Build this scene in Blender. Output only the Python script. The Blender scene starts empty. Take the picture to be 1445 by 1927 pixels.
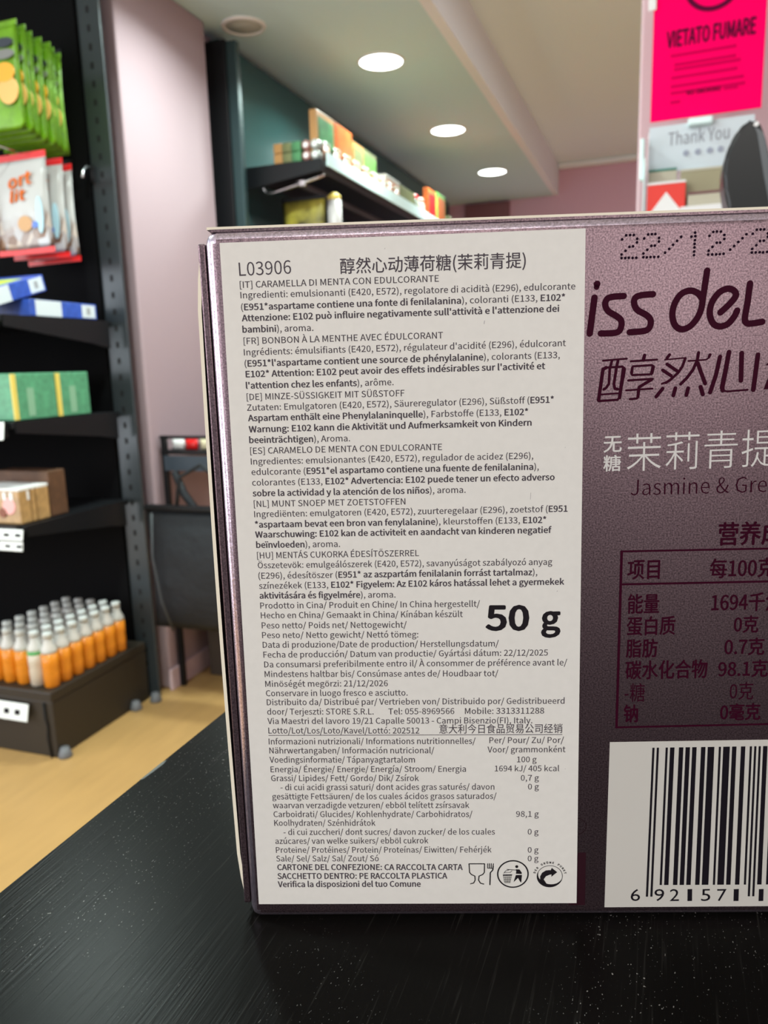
import bpy, bmesh, math, os, random
from mathutils import Vector, Matrix
random.seed(7)
SC = bpy.context.scene
COL = SC.collection
PI = math.pi

# ------------------------------------------------------------------ camera
CW, CH, F = 1445.0, 1927.0, 1458.73
PITCH, ROLL, YAW = 0.18624671, -0.03041767, -0.34710577
CAM = Vector((0, 0, 1.1))

def _cam_axes():
    f = Vector((0, math.cos(PITCH), -math.sin(PITCH)))
    u = Vector((0, math.sin(PITCH), math.cos(PITCH)))
    r = Vector((math.cos(ROLL), 0, 0)) + u * math.sin(ROLL)
    u2 = u * math.cos(ROLL) - Vector((1, 0, 0)) * math.sin(ROLL)
    m = Matrix.Rotation(-YAW, 3, 'Z')
    return m @ r, m @ u2, m @ f
CR, CU, CF = _cam_axes()
cd = bpy.data.cameras.new('camera')
cd.sensor_fit = 'HORIZONTAL'; cd.sensor_width = 36.0; cd.lens = 36.0 * F / CW
cd.clip_start = 0.01; cd.clip_end = 60
cd.dof.use_dof = True; cd.dof.focus_distance = 0.0925; cd.dof.aperture_fstop = 72
cam = bpy.data.objects.new('camera', cd); COL.objects.link(cam)
cam.matrix_world = Matrix(((CR.x, CU.x, -CF.x, CAM.x), (CR.y, CU.y, -CF.y, CAM.y), (CR.z, CU.z, -CF.z, CAM.z), (0, 0, 0, 1)))
SC.camera = cam

# ------------------------------------------------------------------ world, exposure, large lights
SC.view_settings.view_transform = 'Standard'
SC.view_settings.look = 'None'
SC.view_settings.exposure = 0.0
SC.view_settings.gamma = 1.0
SC.view_settings.use_curve_mapping = False
w = bpy.data.worlds.new('world'); SC.world = w; w.use_nodes = True
w.node_tree.nodes['Background'].inputs[0].default_value = (1.0, 0.98, 0.95, 1)
w.node_tree.nodes['Background'].inputs[1].default_value = 0.30

def area_light(name, loc, target, size, power, color):
    l = bpy.data.lights.new(name, 'AREA'); l.shape = 'RECTANGLE'
    l.size, l.size_y = size; l.energy = power; l.color = color
    o = bpy.data.objects.new(name, l); COL.objects.link(o)
    o.location = loc
    o.rotation_euler = (Vector(target) - Vector(loc)).to_track_quat('-Z', 'Y').to_euler()
    return o
# daylight through the shop front, behind and to the left of the counter
area_light('shopfront_daylight', (-1.9, -2.6, 1.75), (-0.4, 1.0, 1.15), (2.2, 1.8), 63, (0.96, 0.97, 1.0))
area_light('side_window_daylight', (-3.5, -0.3, 1.22), (0, -0.3, 1.22), (2.0, 2.1), 60, (0.90, 0.95, 1.0))
area_light('foil_gradient_fill', (2.0, -2.4, 2.0), (0, 0.1, 1.1), (1.4, 1.2), 24, (1.0, 0.93, 0.88))  # unseen light added at right rear to brighten the foil's upper right reflection
# the lamps of the higher ceiling, above and behind the till
area_light('ceiling_panel_light', (0.9, 3.0, 2.5), (0.9, 3.0, 0), (1.0, 2.0), 45, (0.93, 1.0, 0.97))
area_light('rear_ceiling_light', (0.3, -1.4, 2.45), (0.0, 0.2, 1.0), (1.0, 1.0), 14, (1.0, 0.95, 0.88))

# ------------------------------------------------------------------ helpers
def mat(name, color, rough=0.5, metal=0.0, noise=0, amp=0.0, bump=0.0, trans=0.0, emit=None, estr=0.0, spec=0.5, alpha=1.0, coat=0.0, stretch=None, color2=None):
    m = bpy.data.materials.new(name); m.use_nodes = True
    nt = m.node_tree; b = nt.nodes['Principled BSDF']
    b.inputs['Base Color'].default_value = (*color, 1)
    b.inputs['Roughness'].default_value = rough
    b.inputs['Metallic'].default_value = metal
    b.inputs['Specular IOR Level'].default_value = spec
    b.inputs['Transmission Weight'].default_value = trans
    b.inputs['Alpha'].default_value = alpha
    b.inputs['Coat Weight'].default_value = coat
    if emit:
        b.inputs['Emission Color'].default_value = (*emit, 1); b.inputs['Emission Strength'].default_value = estr
    if noise:
        tc = nt.nodes.new('ShaderNodeTexCoord'); mp = nt.nodes.new('ShaderNodeMapping')
        if stretch: mp.inputs['Scale'].default_value = stretch
        nz = nt.nodes.new('ShaderNodeTexNoise'); nz.inputs['Scale'].default_value = noise; nz.inputs['Detail'].default_value = 5
        nt.links.new(tc.outputs['Object'], mp.inputs[0]); nt.links.new(mp.outputs[0], nz.inputs['Vector'])
        if amp:
            cr = nt.nodes.new('ShaderNodeValToRGB')
            c2 = color2 or tuple(min(1, c * (1 + amp)) for c in color)
            cr.color_ramp.elements[0].color = (*[c * (1 - amp) for c in color], 1); cr.color_ramp.elements[0].position = .3
            cr.color_ramp.elements[1].color = (*c2, 1); cr.color_ramp.elements[1].position = .7
            nt.links.new(nz.outputs['Fac'], cr.inputs[0]); nt.links.new(cr.outputs[0], b.inputs['Base Color'])
        if bump:
            bp = nt.nodes.new('ShaderNodeBump'); bp.inputs['Strength'].default_value = 1; bp.inputs['Distance'].default_value = bump
            nt.links.new(nz.outputs['Fac'], bp.inputs['Height']); nt.links.new(bp.outputs[0], b.inputs['Normal'])
    return m

def add_box(bm, x0, x1, y0, y1, z0, z1, mi=0):
    v = [bm.verts.new(p) for p in ((x0,y0,z0),(x1,y0,z0),(x1,y1,z0),(x0,y1,z0),(x0,y0,z1),(x1,y0,z1),(x1,y1,z1),(x0,y1,z1))]
    fs = [(3,2,1,0),(4,5,6,7),(0,1,5,4),(1,2,6,5),(2,3,7,6),(3,0,4,7)]
    out = []
    for f in fs:
        g = bm.faces.new([v[i] for i in f]); g.material_index = mi; out.append(g)
    return out
def bx(x0, x1, y0, y1, z0, z1, bev=0.0, seg=2):
    bm = bmesh.new(); add_box(bm, x0, x1, y0, y1, z0, z1)
    if bev: bmesh.ops.bevel(bm, geom=bm.edges[:], offset=bev, segments=seg, affect='EDGES', profile=.5)
    return bm
def lathe(prof, n=20, c=(0, 0, 0)):
    bm = bmesh.new(); rings = []
    for r, z in prof:
        rings.append([bm.verts.new((c[0]+r*math.cos(2*PI*i/n), c[1]+r*math.sin(2*PI*i/n), c[2]+z)) for i in range(n)])
    for a, b in zip(rings, rings[1:]):
        for i in range(n):
            bm.faces.new((a[i], a[(i+1)%n], b[(i+1)%n], b[i]))
    bm.faces.new(rings[0][::-1]); bm.faces.new(rings[-1])
    return bm
def tube(pts, r, n=8):
    bm = bmesh.new(); rings = []
    for i, p in enumerate(pts):
        p = Vector(p); a = Vector(pts[max(0, i-1)]); b = Vector(pts[min(len(pts)-1, i+1)])
        q = (b-a).normalized().to_track_quat('Z', 'Y')
        rings.append([bm.verts.new(p + q @ Vector((r*math.cos(2*PI*k/n), r*math.sin(2*PI*k/n), 0))) for k in range(n)])
    for a, b in zip(rings, rings[1:]):
        for i in range(n): bm.faces.new((a[i], a[(i+1)%n], b[(i+1)%n], b[i]))
    bm.faces.new(rings[0][::-1]); bm.faces.new(rings[-1])
    return bm
def prism(poly, y0, y1, bev=0, seg=2):
    """poly in x,z, extruded along y"""
    bm = bmesh.new()
    a = [bm.verts.new((x, y0, z)) for x, z in poly]; b = [bm.verts.new((x, y1, z)) for x, z in poly]
    bm.faces.new(a); bm.faces.new(b[::-1]); n = len(poly)
    for i in range(n): bm.faces.new((a[i], b[i], b[(i+1)%n], a[(i+1)%n]))
    bmesh.ops.recalc_face_normals(bm, faces=bm.faces[:])
    if bev: bmesh.ops.bevel(bm, geom=bm.edges[:], offset=bev, segments=seg, affect='EDGES')
    return bm
def obj(name, bm, m, parent=None, smooth=False, loc=None, rot=None):
    me = bpy.data.meshes.new(name)
    if isinstance(bm, bmesh.types.BMesh):
        bm.to_mesh(me); bm.free()
    else:
        me.from_pydata(bm[0], [], bm[1]); me.update()
    for x in (m if isinstance(m, (list, tuple)) else [m]): me.materials.append(x)
    if smooth:
        for p in me.polygons: p.use_smooth = True
    o = bpy.data.objects.new(name, me); COL.objects.link(o)
    if parent: o.parent = parent
    if loc: o.location = loc
    if rot: o.rotation_euler = rot
    return o
def tag(o, label, cat, group=None):
    o['label'] = label; o['category'] = cat
    if group: o['group'] = group
    return o
def thing(name, label, cat, loc=(0, 0, 0), rotz=0, group=None):
    o = bpy.data.objects.new(name, None); COL.objects.link(o)
    o.location = loc; o.rotation_euler = (0, 0, rotz); o.empty_display_size = .02
    return tag(o, label, cat, group)
def struct(name, bm, m, parent=None):
    o = obj(name, bm, m, parent)
    if not parent: o['kind'] = 'structure'
    return o
def dup(root, loc, label=None, rot=None, name=None):
    r = root.copy(); COL.objects.link(r); r.location = loc
    if rot is not None: r.rotation_euler = rot
    if label: r['label'] = label
    for ch in list(root.children):
        c = ch.copy(); COL.objects.link(c); c.parent = r
        for g in list(ch.children):
            d = g.copy(); COL.objects.link(d); d.parent = c
    return r

# ------------------------------------------------------------------ materials
M = dict(
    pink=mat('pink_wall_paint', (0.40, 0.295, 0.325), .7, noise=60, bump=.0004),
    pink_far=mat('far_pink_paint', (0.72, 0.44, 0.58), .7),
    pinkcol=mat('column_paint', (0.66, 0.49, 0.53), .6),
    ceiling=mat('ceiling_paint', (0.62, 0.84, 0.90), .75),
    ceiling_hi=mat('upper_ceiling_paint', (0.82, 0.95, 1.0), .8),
    fascia=mat('fascia_paint', (0.88, 0.92, 1.0), .7),
    floor=mat('floor_laminate', (0.45, 0.262, 0.095), .42, noise=5, amp=.07, stretch=(6, 1, 1)),
    black=mat('black_steel', (0.006, 0.0065, 0.008), .42, spec=.3),
    panelblack=mat('matt_black_panel', (0.003, 0.003, 0.0035), .8, spec=.1),
    blackr=mat('black_fabric', (0.008, 0.0095, 0.013), .75, noise=40, bump=.004),
    post=mat('post_steel', (0.045, 0.054, 0.06), .30, metal=.3),
    hole=mat('slot_dark', (0.004, 0.004, 0.005), .8),
    wood=mat('brown_black_base', (0.022, 0.016, 0.010), .5),
    teal=mat('teal_back_panel', (0.026, 0.08, 0.08), .2),
    tealpost=mat('teal_steel', (0.03, 0.06, 0.065), .35, metal=.3),
    white=mat('white_plastic', (0.82, 0.82, 0.82), .4),
    chrome=mat('chrome_wire', (0.7, 0.7, 0.72), .22, metal=1),
    card=mat('price_card', (0.85, 0.88, 0.86), .35),
    ink=mat('black_print', (0.016, 0.013, 0.016), .6, spec=.05),
    rail=mat('clear_price_rail', (0.80, 1.0, 1.0), .15, trans=.2),
    lamp=mat('lamp_diffuser', (1, 1, 1), .5, emit=(0.9, 1.0, 0.95), estr=9),
)

# ------------------------------------------------------------------ room
ZC, ZU = 2.334, 2.545
struct('floor', bx(-3.6, 3.0, -3.0, 6.6, -.08, 0), M['floor'])
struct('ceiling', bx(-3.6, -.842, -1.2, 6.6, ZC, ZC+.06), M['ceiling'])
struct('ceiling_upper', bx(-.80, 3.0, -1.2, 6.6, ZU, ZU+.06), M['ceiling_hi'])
struct('trim_1', bx(-.842, -.80, -1.2, 6.6, ZC, ZU+.06), M['fascia'])
struct('trim_2', bx(-.80, 2.4, 6.24, 6.32, ZU-.035, ZU, .01), M['fascia'])
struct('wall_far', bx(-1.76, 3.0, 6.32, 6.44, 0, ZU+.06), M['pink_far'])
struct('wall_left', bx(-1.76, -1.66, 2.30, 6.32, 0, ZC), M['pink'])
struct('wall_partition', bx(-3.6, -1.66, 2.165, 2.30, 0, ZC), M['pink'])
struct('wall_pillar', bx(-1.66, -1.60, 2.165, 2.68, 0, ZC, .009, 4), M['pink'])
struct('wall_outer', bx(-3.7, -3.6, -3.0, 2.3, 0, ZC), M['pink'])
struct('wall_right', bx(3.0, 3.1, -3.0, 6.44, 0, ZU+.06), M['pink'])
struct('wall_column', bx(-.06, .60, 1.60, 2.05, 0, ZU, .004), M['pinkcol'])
struct('baseboard_pillar', bx(-1.60, -1.588, 2.155, 2.68, 0, .075, .002), M['pinkcol'])
struct('trim_3', bx(-1.52, -1.17, 6.28, 6.32, 1.9, 2.32, .005), mat('dark_pink_panel', (0.25, .10, .125), .6))

for k, (x, y) in enumerate(((-1.143, 3.29), (-1.137, 4.335), (-1.11, 5.36), (-1.15, 2.24), (-1.15, 1.2), (-1.15, .15))):
    lab = ['large round downlight glowing in the low ceiling, nearest of the three in view',
           'round downlight glowing in the low ceiling, middle one of the row',
           'small round downlight glowing in the low ceiling, farthest of the row'][k] if k < 3 else ['round ceiling downlight above the tall left shelving', 'round ceiling downlight above the floor left of the counter', 'round ceiling downlight beside the camera end of the counter'][k-3]
    t = thing('downlight', lab, 'ceiling light', (x, y, ZC), 0, 'downlights in the low ceiling')
    obj('diffuser', lathe([(.0, -.0045), (.088, -.0045), (.088, -.001)], 32), M['lamp'], t, True)
    obj('rim', lathe([(.088, 0), (.0885, -.006), (.094, -.006), (.097, -.001), (.097, 0)], 32), M['white'], t, True)
    l = bpy.data.lights.new('downlight_lamp', 'AREA'); l.shape = 'DISK'; l.size = .17; l.energy = 16; l.color = (.84, 1.0, .95); l.spread = 2.6
    lo = bpy.data.objects.new('lamp', l); COL.objects.link(lo); lo.parent = t; lo.location = (0, 0, -.012)
t = thing('ceiling_speaker', 'round white grille set flush in the ceiling beside the pink wall', 'speaker', (-1.488, 2.767, ZC))
obj('ring', lathe([(.066, 0), (.068, -.008), (.078, -.008), (.082, -.001), (.082, 0)], 36), M['white'], t, True)
obj('grille', lathe([(0, -.003), (.067, -.003), (.067, 0)], 36), mat('grey_grille', (.52, .55, .52), .7), t, True)

# ------------------------------------------------------------------ counter
CT = 1.1 - .7857 * .09
def counter_mat():
    m = bpy.data.materials.new('black_stained_wood'); m.use_nodes = True; nt = m.node_tree; b = nt.nodes['Principled BSDF']
    tc = nt.nodes.new('ShaderNodeTexCoord')
    def noise(sc, stretch, det=4, rot=0.0):
        mp = nt.nodes.new('ShaderNodeMapping'); mp.inputs['Scale'].default_value = stretch; mp.inputs['Rotation'].default_value = (0, 0, rot)
        nz = nt.nodes.new('ShaderNodeTexNoise'); nz.inputs['Scale'].default_value = sc; nz.inputs['Detail'].default_value = det
        nt.links.new(tc.outputs['Object'], mp.inputs[0]); nt.links.new(mp.outputs[0], nz.inputs['Vector']); return nz
    def ramp(src, p0, c0, p1, c1):
        r = nt.nodes.new('ShaderNodeValToRGB'); r.color_ramp.elements[0].position = p0; r.color_ramp.elements[0].color = (*c0, 1)
        r.color_ramp.elements[1].position = p1; r.color_ramp.elements[1].color = (*c1, 1); nt.links.new(src, r.inputs[0]); return r
    grain = noise(2600, (1.0, .028, 1.0), 3)
    g = ramp(grain.outputs['Fac'], .60, (.0, .0, .0), .76, (1, 1, 1))
    dust = noise(4600, (1, .5, 1), 1); d = ramp(dust.outputs['Fac'], .715, (0, 0, 0), .76, (1, 1, 1))
    patch = noise(45, (1, .6, 1), 3); pr = ramp(patch.outputs['Fac'], .42, (0, 0, 0), .66, (1, 1, 1))
    mx = nt.nodes.new('ShaderNodeMix'); mx.data_type = 'RGBA'
    mx.inputs[6].default_value = (.0042, .0038, .0034, 1); mx.inputs[7].default_value = (.06, .057, .052, 1)
    mul = nt.nodes.new('ShaderNodeMath'); mul.operation = 'MULTIPLY'; mul.inputs[1].default_value = .26; nt.links.new(g.outputs[0], mul.inputs[0]); nt.links.new(mul.outputs[0], mx.inputs[0])
    m2 = nt.nodes.new('ShaderNodeMix'); m2.data_type = 'RGBA'; m2.inputs[7].default_value = (.30, .29, .28, 1)
    mu = nt.nodes.new('ShaderNodeMath'); mu.operation = 'MULTIPLY'; nt.links.new(d.outputs[0], mu.inputs[0]); nt.links.new(pr.outputs[0], mu.inputs[1])
    nt.links.new(mu.outputs[0], m2.inputs[0]); nt.links.new(mx.outputs[2], m2.inputs[6]); nt.links.new(m2.outputs[2], b.inputs['Base Color'])
    b.inputs['Roughness'].default_value = .28; b.inputs['Specular IOR Level'].default_value = .035
    bp = nt.nodes.new('ShaderNodeBump'); bp.inputs['Distance'].default_value = .00003; bp.inputs['Strength'].default_value = .8
    nt.links.new(grain.outputs['Fac'], bp.inputs['Height']); nt.links.new(bp.outputs[0], b.inputs['Normal'])
    return m
t = thing('shop_counter', 'black stained wooden counter with fine grain and dust under the purple carton', 'counter', (0, 0, 0))
MC = counter_mat()
ctop = bmesh.new(); add_box(ctop, -.0855, .62, -.9, 1.52, CT-.028, CT)
bmesh.ops.bevel(ctop, geom=ctop.edges[:], offset=.0006, segments=2, affect='EDGES')
tp = obj('counter_top', ctop, MC, t)
obj('counter_body', bx(-.06, .58, -.86, 1.49, 0.0, CT-.028), M['wood'], t)
# pale chip on the edge
cz = [(-.0849, .1035), (-.0845, .1040), (-.0843, .1065), (-.0842, .1095), (-.0845, .1110), (-.0849, .1100)]
obj('chipped_spot', ([(x, y, CT+.00006) for x, y in cz] + [(x, y, CT-.0002) for x, y in cz], [tuple(range(6)), tuple(range(11, 5, -1))] + [(i, i+6, (i+1)%6+6, (i+1)%6) for i in range(6)]), mat('worn_grey', (.10, .11, .10), .6), t)

# ------------------------------------------------------------------ candy carton
FS = .09
BO = Vector((-0.53972226*FS, 0.86817551*FS, CT)); EX = Vector((0.95202428, 0.30602249, 0)); NN = EX.cross(Vector((0, 0, 1)))
BW, BH, BD = .0925, (.16962479+.78574663)*FS, .030
def face(px, py):
    """photo pixel -> metres on the carton's front (x along, z up)"""
    d = CF + CR*((px-CW/2)/F) - CU*((py-CH/2)/F)
    k = (BO-CAM).dot(NN) / d.dot(NN); P = CAM + d*k - BO
    return P.dot(EX), P.z
carton = thing('candy_carton', 'purple metallic mint candy carton with white ingredient sticker standing on the counter', 'box', BO, math.atan2(EX.y, EX.x))

def foil_mat():
    m = bpy.data.materials.new('purple_foil_board'); m.use_nodes = True; nt = m.node_tree; b = nt.nodes['Principled BSDF']
    tc = nt.nodes.new('ShaderNodeTexCoord')
    nz = nt.nodes.new('ShaderNodeTexNoise'); nz.inputs['Scale'].default_value = 5200; nz.inputs['Detail'].default_value = 2
    nt.links.new(tc.outputs['Object'], nz.inputs['Vector'])
    r = nt.nodes.new('ShaderNodeValToRGB'); r.color_ramp.elements[0].position = .3; r.color_ramp.elements[0].color = (.09, .062, .073, 1)
    r.color_ramp.elements[1].position = .7; r.color_ramp.elements[1].color = (.26, .182, .208, 1)
    nt.links.new(nz.outputs['Fac'], r.inputs[0]); nt.links.new(r.outputs[0], b.inputs['Base Color'])
    b.inputs['Metallic'].default_value = .92; b.inputs['Roughness'].default_value = .37
    bp = nt.nodes.new('ShaderNodeBump'); bp.inputs['Distance'].default_value = .00002; bp.inputs['Strength'].default_value = .6
    nt.links.new(nz.outputs['Fac'], bp.inputs['Height']); nt.links.new(bp.outputs[0], b.inputs['Normal'])
    return m
FOIL = foil_mat()
BOARD = mat('raw_cream_board', (.80, .74, .60), .8)
MAROON = mat('maroon_print', (.032, .002, .011), .5, spec=.05)
WPRINT = mat('white_print', (.62, .60, .58), .5)
STICK = mat('white_sticker_paper', (.72, .70, .66), .62, noise=900, amp=.02, bump=.000004)
EDGE = mat('folded_edge_highlight', (.60, .50, .60), .27, metal=.95, noise=4000, amp=.35, bump=.00002)  # edge highlight painted into the fold bevels as silver; corner foil also worn
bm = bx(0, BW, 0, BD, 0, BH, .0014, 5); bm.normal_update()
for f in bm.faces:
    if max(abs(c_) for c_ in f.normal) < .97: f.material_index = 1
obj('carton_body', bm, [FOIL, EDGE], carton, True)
def flap(name, x0, x1, y0, y1, z0, z1):
    bm = bmesh.new(); add_box(bm, x0, x1, y0, y1, z0, z1)
    bm.normal_update()
    for f in bm.faces: f.material_index = 1 if abs(f.normal.y) > .5 else 0
    return obj(name, bm, [FOIL, BOARD], carton)
# outer glued side panel: raw cream edge looks at the camera; ends are rounded off
n = 24; prof = []
for i in range(n+1):
    z = .0019 + (BH-.0034)*i/n; e = min(1, min(i, n-i)/1.5)
    prof.append((z, -.00095 - .00035*math.sin(PI*i/n) + (1-e)*.0007))
bm = bmesh.new(); rows = []
for z, x in prof: rows.append([bm.verts.new(p) for p in ((x-.00042, .0012, z), (x, .0012, z), (x, BD-.001, z), (x-.00042, BD-.001, z))])
for a, b in zip(rows, rows[1:]):
    for i in range(4):
        f = bm.faces.new((a[i], a[(i+1)%4], b[(i+1)%4], b[i])); f.material_index = 1 if i == 0 else 0
bm.faces.new(rows[0][::-1]); bm.faces.new(rows[-1])
obj('side_flap', bm, [FOIL, BOARD], carton)
obj('side_tuck', bx(-.00095, -.0001, .0011, BD-.002, .0016, BH-.0012, .0002), FOIL, carton)
flap('top_flap', .0002, BW-.0004, .0011, BD-.001, BH+.00022, BH+.00052)
obj('top_tuck', bx(.0006, BW-.001, .0008, BD-.002, BH-.0001, BH+.0002), FOIL, carton)

class Ink:
    """flat printing gathered on the carton's front"""
    def __init__(s, eps): s.v = []; s.f = []; s.eps = eps
    def poly(s, pts):
        b = len(s.v); s.v += [(x, -s.eps, z) for x, z in pts]; s.f.append(tuple(range(b, b+len(pts))))
    def pxpoly(s, pts): s.poly([face(*p) for p in pts])
    def stroke(s, pts, wd, px=True, caps=True, close=False):
        P = [Vector(face(*p)) if px else Vector(p) for p in pts]; h = wd/2
        s.eps += 1e-7
        if close: P.append(P[0])
        for a, b in zip(P, P[1:]):
            d = (b-a)
            if d.length < 1e-9: continue
            d.normalize(); nn = Vector((-d.y, d.x))*h
            s.poly([a-nn, b-nn, b+nn, a+nn]); s.eps += 2e-8
        if caps:
            for i, p in enumerate(P): s.disc(p, h); s.eps += 2e-8
        else:
            for p in P[1:-1]: s.disc(p, h, 8)
    def disc(s, c, r, n=12, ry=None):
        s.poly([(c[0]+r*math.cos(2*PI*i/n), c[1]+(ry or r)*math.sin(2*PI*i/n)) for i in range(n)])
    def ring(s, c, rx, rz, wd, a0=0, a1=2*PI, n=48):
        for i in range(n):
            q = []
            for a, k in ((a0+(a1-a0)*i/n, 0), (a0+(a1-a0)*(i+1)/n, 0), (a0+(a1-a0)*(i+1)/n, 1), (a0+(a1-a0)*i/n, 1)):
                q.append((c[0]+(rx-k*wd)*math.cos(a), c[1]+(rz-k*wd)*math.sin(a)))
            s.poly(q)
    def build(s, name, m, parent):
        return obj(name, (s.v, s.f), m, parent)

def load_font():
    try:
        p = os.path.join(bpy.utils.resource_path('LOCAL'), 'datafiles', 'fonts', 'Noto Sans CJK Regular.woff2')
        return bpy.data.fonts.load(p)
    except Exception:
        return None
NOTO = load_font()
_tc = {}
def glyphs(text, font='noto', off=0.0, res=2):
    k = (text, font, off, res)
    if k in _tc: return _tc[k]
    if off > .0015:
        V0, F0 = glyphs(text, font, 0.0, res); V = []; Fc = []
        if off > 0:
            ds = ((-off, 0), (off, 0), (0, off*.7), (0, -off*.7)) if off < .01 or res < 3 else [(off*math.cos(a_*PI/6), off*.9*math.sin(a_*PI/6)) for a_ in range(12)]+[(0, 0)]
            for li, (dx, dy) in enumerate(ds):
                b = len(V); V += [(x+dx, y+dy, li) for x, y, _ in V0]; Fc += [tuple(j+b for j in q_) for q_ in F0]
            _tc[k] = (V, Fc); return _tc[k]
    c = bpy.data.curves.new('tmp', 'FONT')
    if font == 'noto' and NOTO: c.font = NOTO
    c.body = text.replace('ő', 'o').replace('Ő', 'O'); c.size = 1; c.resolution_u = res; c.offset = min(off, 0); c.dimensions = '2D'; c.fill_mode = 'FRONT'
    o = bpy.data.objects.new('tmp', c); COL.objects.link(o); bpy.context.view_layer.update()
    me = o.to_mesh()
    V = [(v.co.x, v.co.y, 0) for v in me.vertices]; Fc = [tuple(p.vertices) for p in me.polygons]
    o.to_mesh_clear(); bpy.data.objects.remove(o); bpy.data.curves.remove(c)
    for i_, ch in enumerate(text):      # double acute accents
        if ch in 'őŐ':
            xc = adv(text[:i_], font) + adv('o' if ch == 'ő' else 'O', font)/2; yb_ = 1.40 if ch == 'ő' else 1.90
            yb_ = (.80 if ch == 'ő' else 1.08)*CAPH
            for sx in (-.10, .10):
                u_ = CAPH/.733; V0_ = [(sx-.04, 0), (sx-.0, 0), (sx+.07, .15/.733), (sx+.005, .15/.733)]
                b = len(V); V += [(xc+a_*u_, yb_+c_*CAPH, 0) for a_, c_ in V0_]; Fc.append((b, b+1, b+2, b+3))
    _tc[k] = (V, Fc); return _tc[k]
def adv(text, font='noto'):
    if not text: return 0
    a = max(v[0] for v in glyphs(text+'.', font)[0]); b = max(v[0] for v in glyphs('.', font)[0]); return a-b
CAPH = 1.0; CAPH = max(v[1] for v in glyphs('E')[0])
def line(ink, text, x0, y0, x1, y1, cap, font='noto', bold=.013, skew=0.0, reg=.003):
    """one printed line; *...* toggles bold via the control mark ~; ends given as photo pixels of its baseline"""
    segs = text.split('~'); V = []; Fc = []; x = 0
    full = text.replace('~', '')
    for i, sg in enumerate(segs):
        if not sg: continue
        v, f = glyphs(sg, font, bold if i % 2 else reg)
        b = len(V); V += [(x+p[0], p[1], p[2]) for p in v]; Fc += [tuple(j+b for j in q) for q in f]
        x += adv(sg, font)
    xa = min(v[0] for v in V); xb = max(v[0] for v in V)
    A = Vector(face(x0, y0)); B = Vector(face(x1, y1)); C = Vector(face((x0+x1)/2, (y0+y1)/2-cap)); D = Vector(face((x0+x1)/2, (y0+y1)/2))
    h = (C-D).length/CAPH; a = (B-A)/(xb-xa); up = Vector((-a.y, a.x)).normalized()*h
    base = len(ink.v)
    for u, v, li in V:
        p = A + a*(u-xa+skew*v) + up*v; ink.v.append((p.x, -ink.eps-li*1.5e-6, p.y))
    ink.f += [tuple(j+base for j in q) for q in Fc]
def fit(ink, text, x0, x1, yb0, yb1, hpx, font='noto', off=0.001, skew=0.0):
    """fit the drawn bounding box of text to photo pixels"""
    V, Fc = glyphs(text, font, off, 3)
    xa = min(v[0] for v in V); xb = max(v[0] for v in V); ya = min(v[1] for v in V); yb = max(v[1] for v in V)
    A = Vector(face(x0, yb0)); B = Vector(face(x1, yb1)); xm, ym = (x0+x1)/2, (yb0+yb1)/2
    h = (Vector(face(xm, ym-hpx))-Vector(face(xm, ym))).length/(yb-ya)
    a = (B-A)/(xb-xa); up = Vector((-a.y, a.x)).normalized()*h; base = len(ink.v)
    for u, v, li in V:
        p = A + a*(u-xa) + up*(v-ya) + Vector((skew*h*(v-ya), 0)); ink.v.append((p.x, -ink.eps-li*1.5e-6, p.y))
    ink.f += [tuple(j+base for j in q) for q in Fc]
mm = FS*.00078   # metres on the front per photo pixel, for stroke widths (about 1/F * distance)
PXM = (Vector(face(1200, 900))-Vector(face(1100, 900))).length/100

# sticker
sq = [face(*p) for p in ((487.3, 1700.5), (1084.5, 1698.5), (1101.5, 430), (413.5, 457.5))]
sv = [(x, y, z) for y in (-.00002, -.0001) for x, z in sq]
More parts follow.
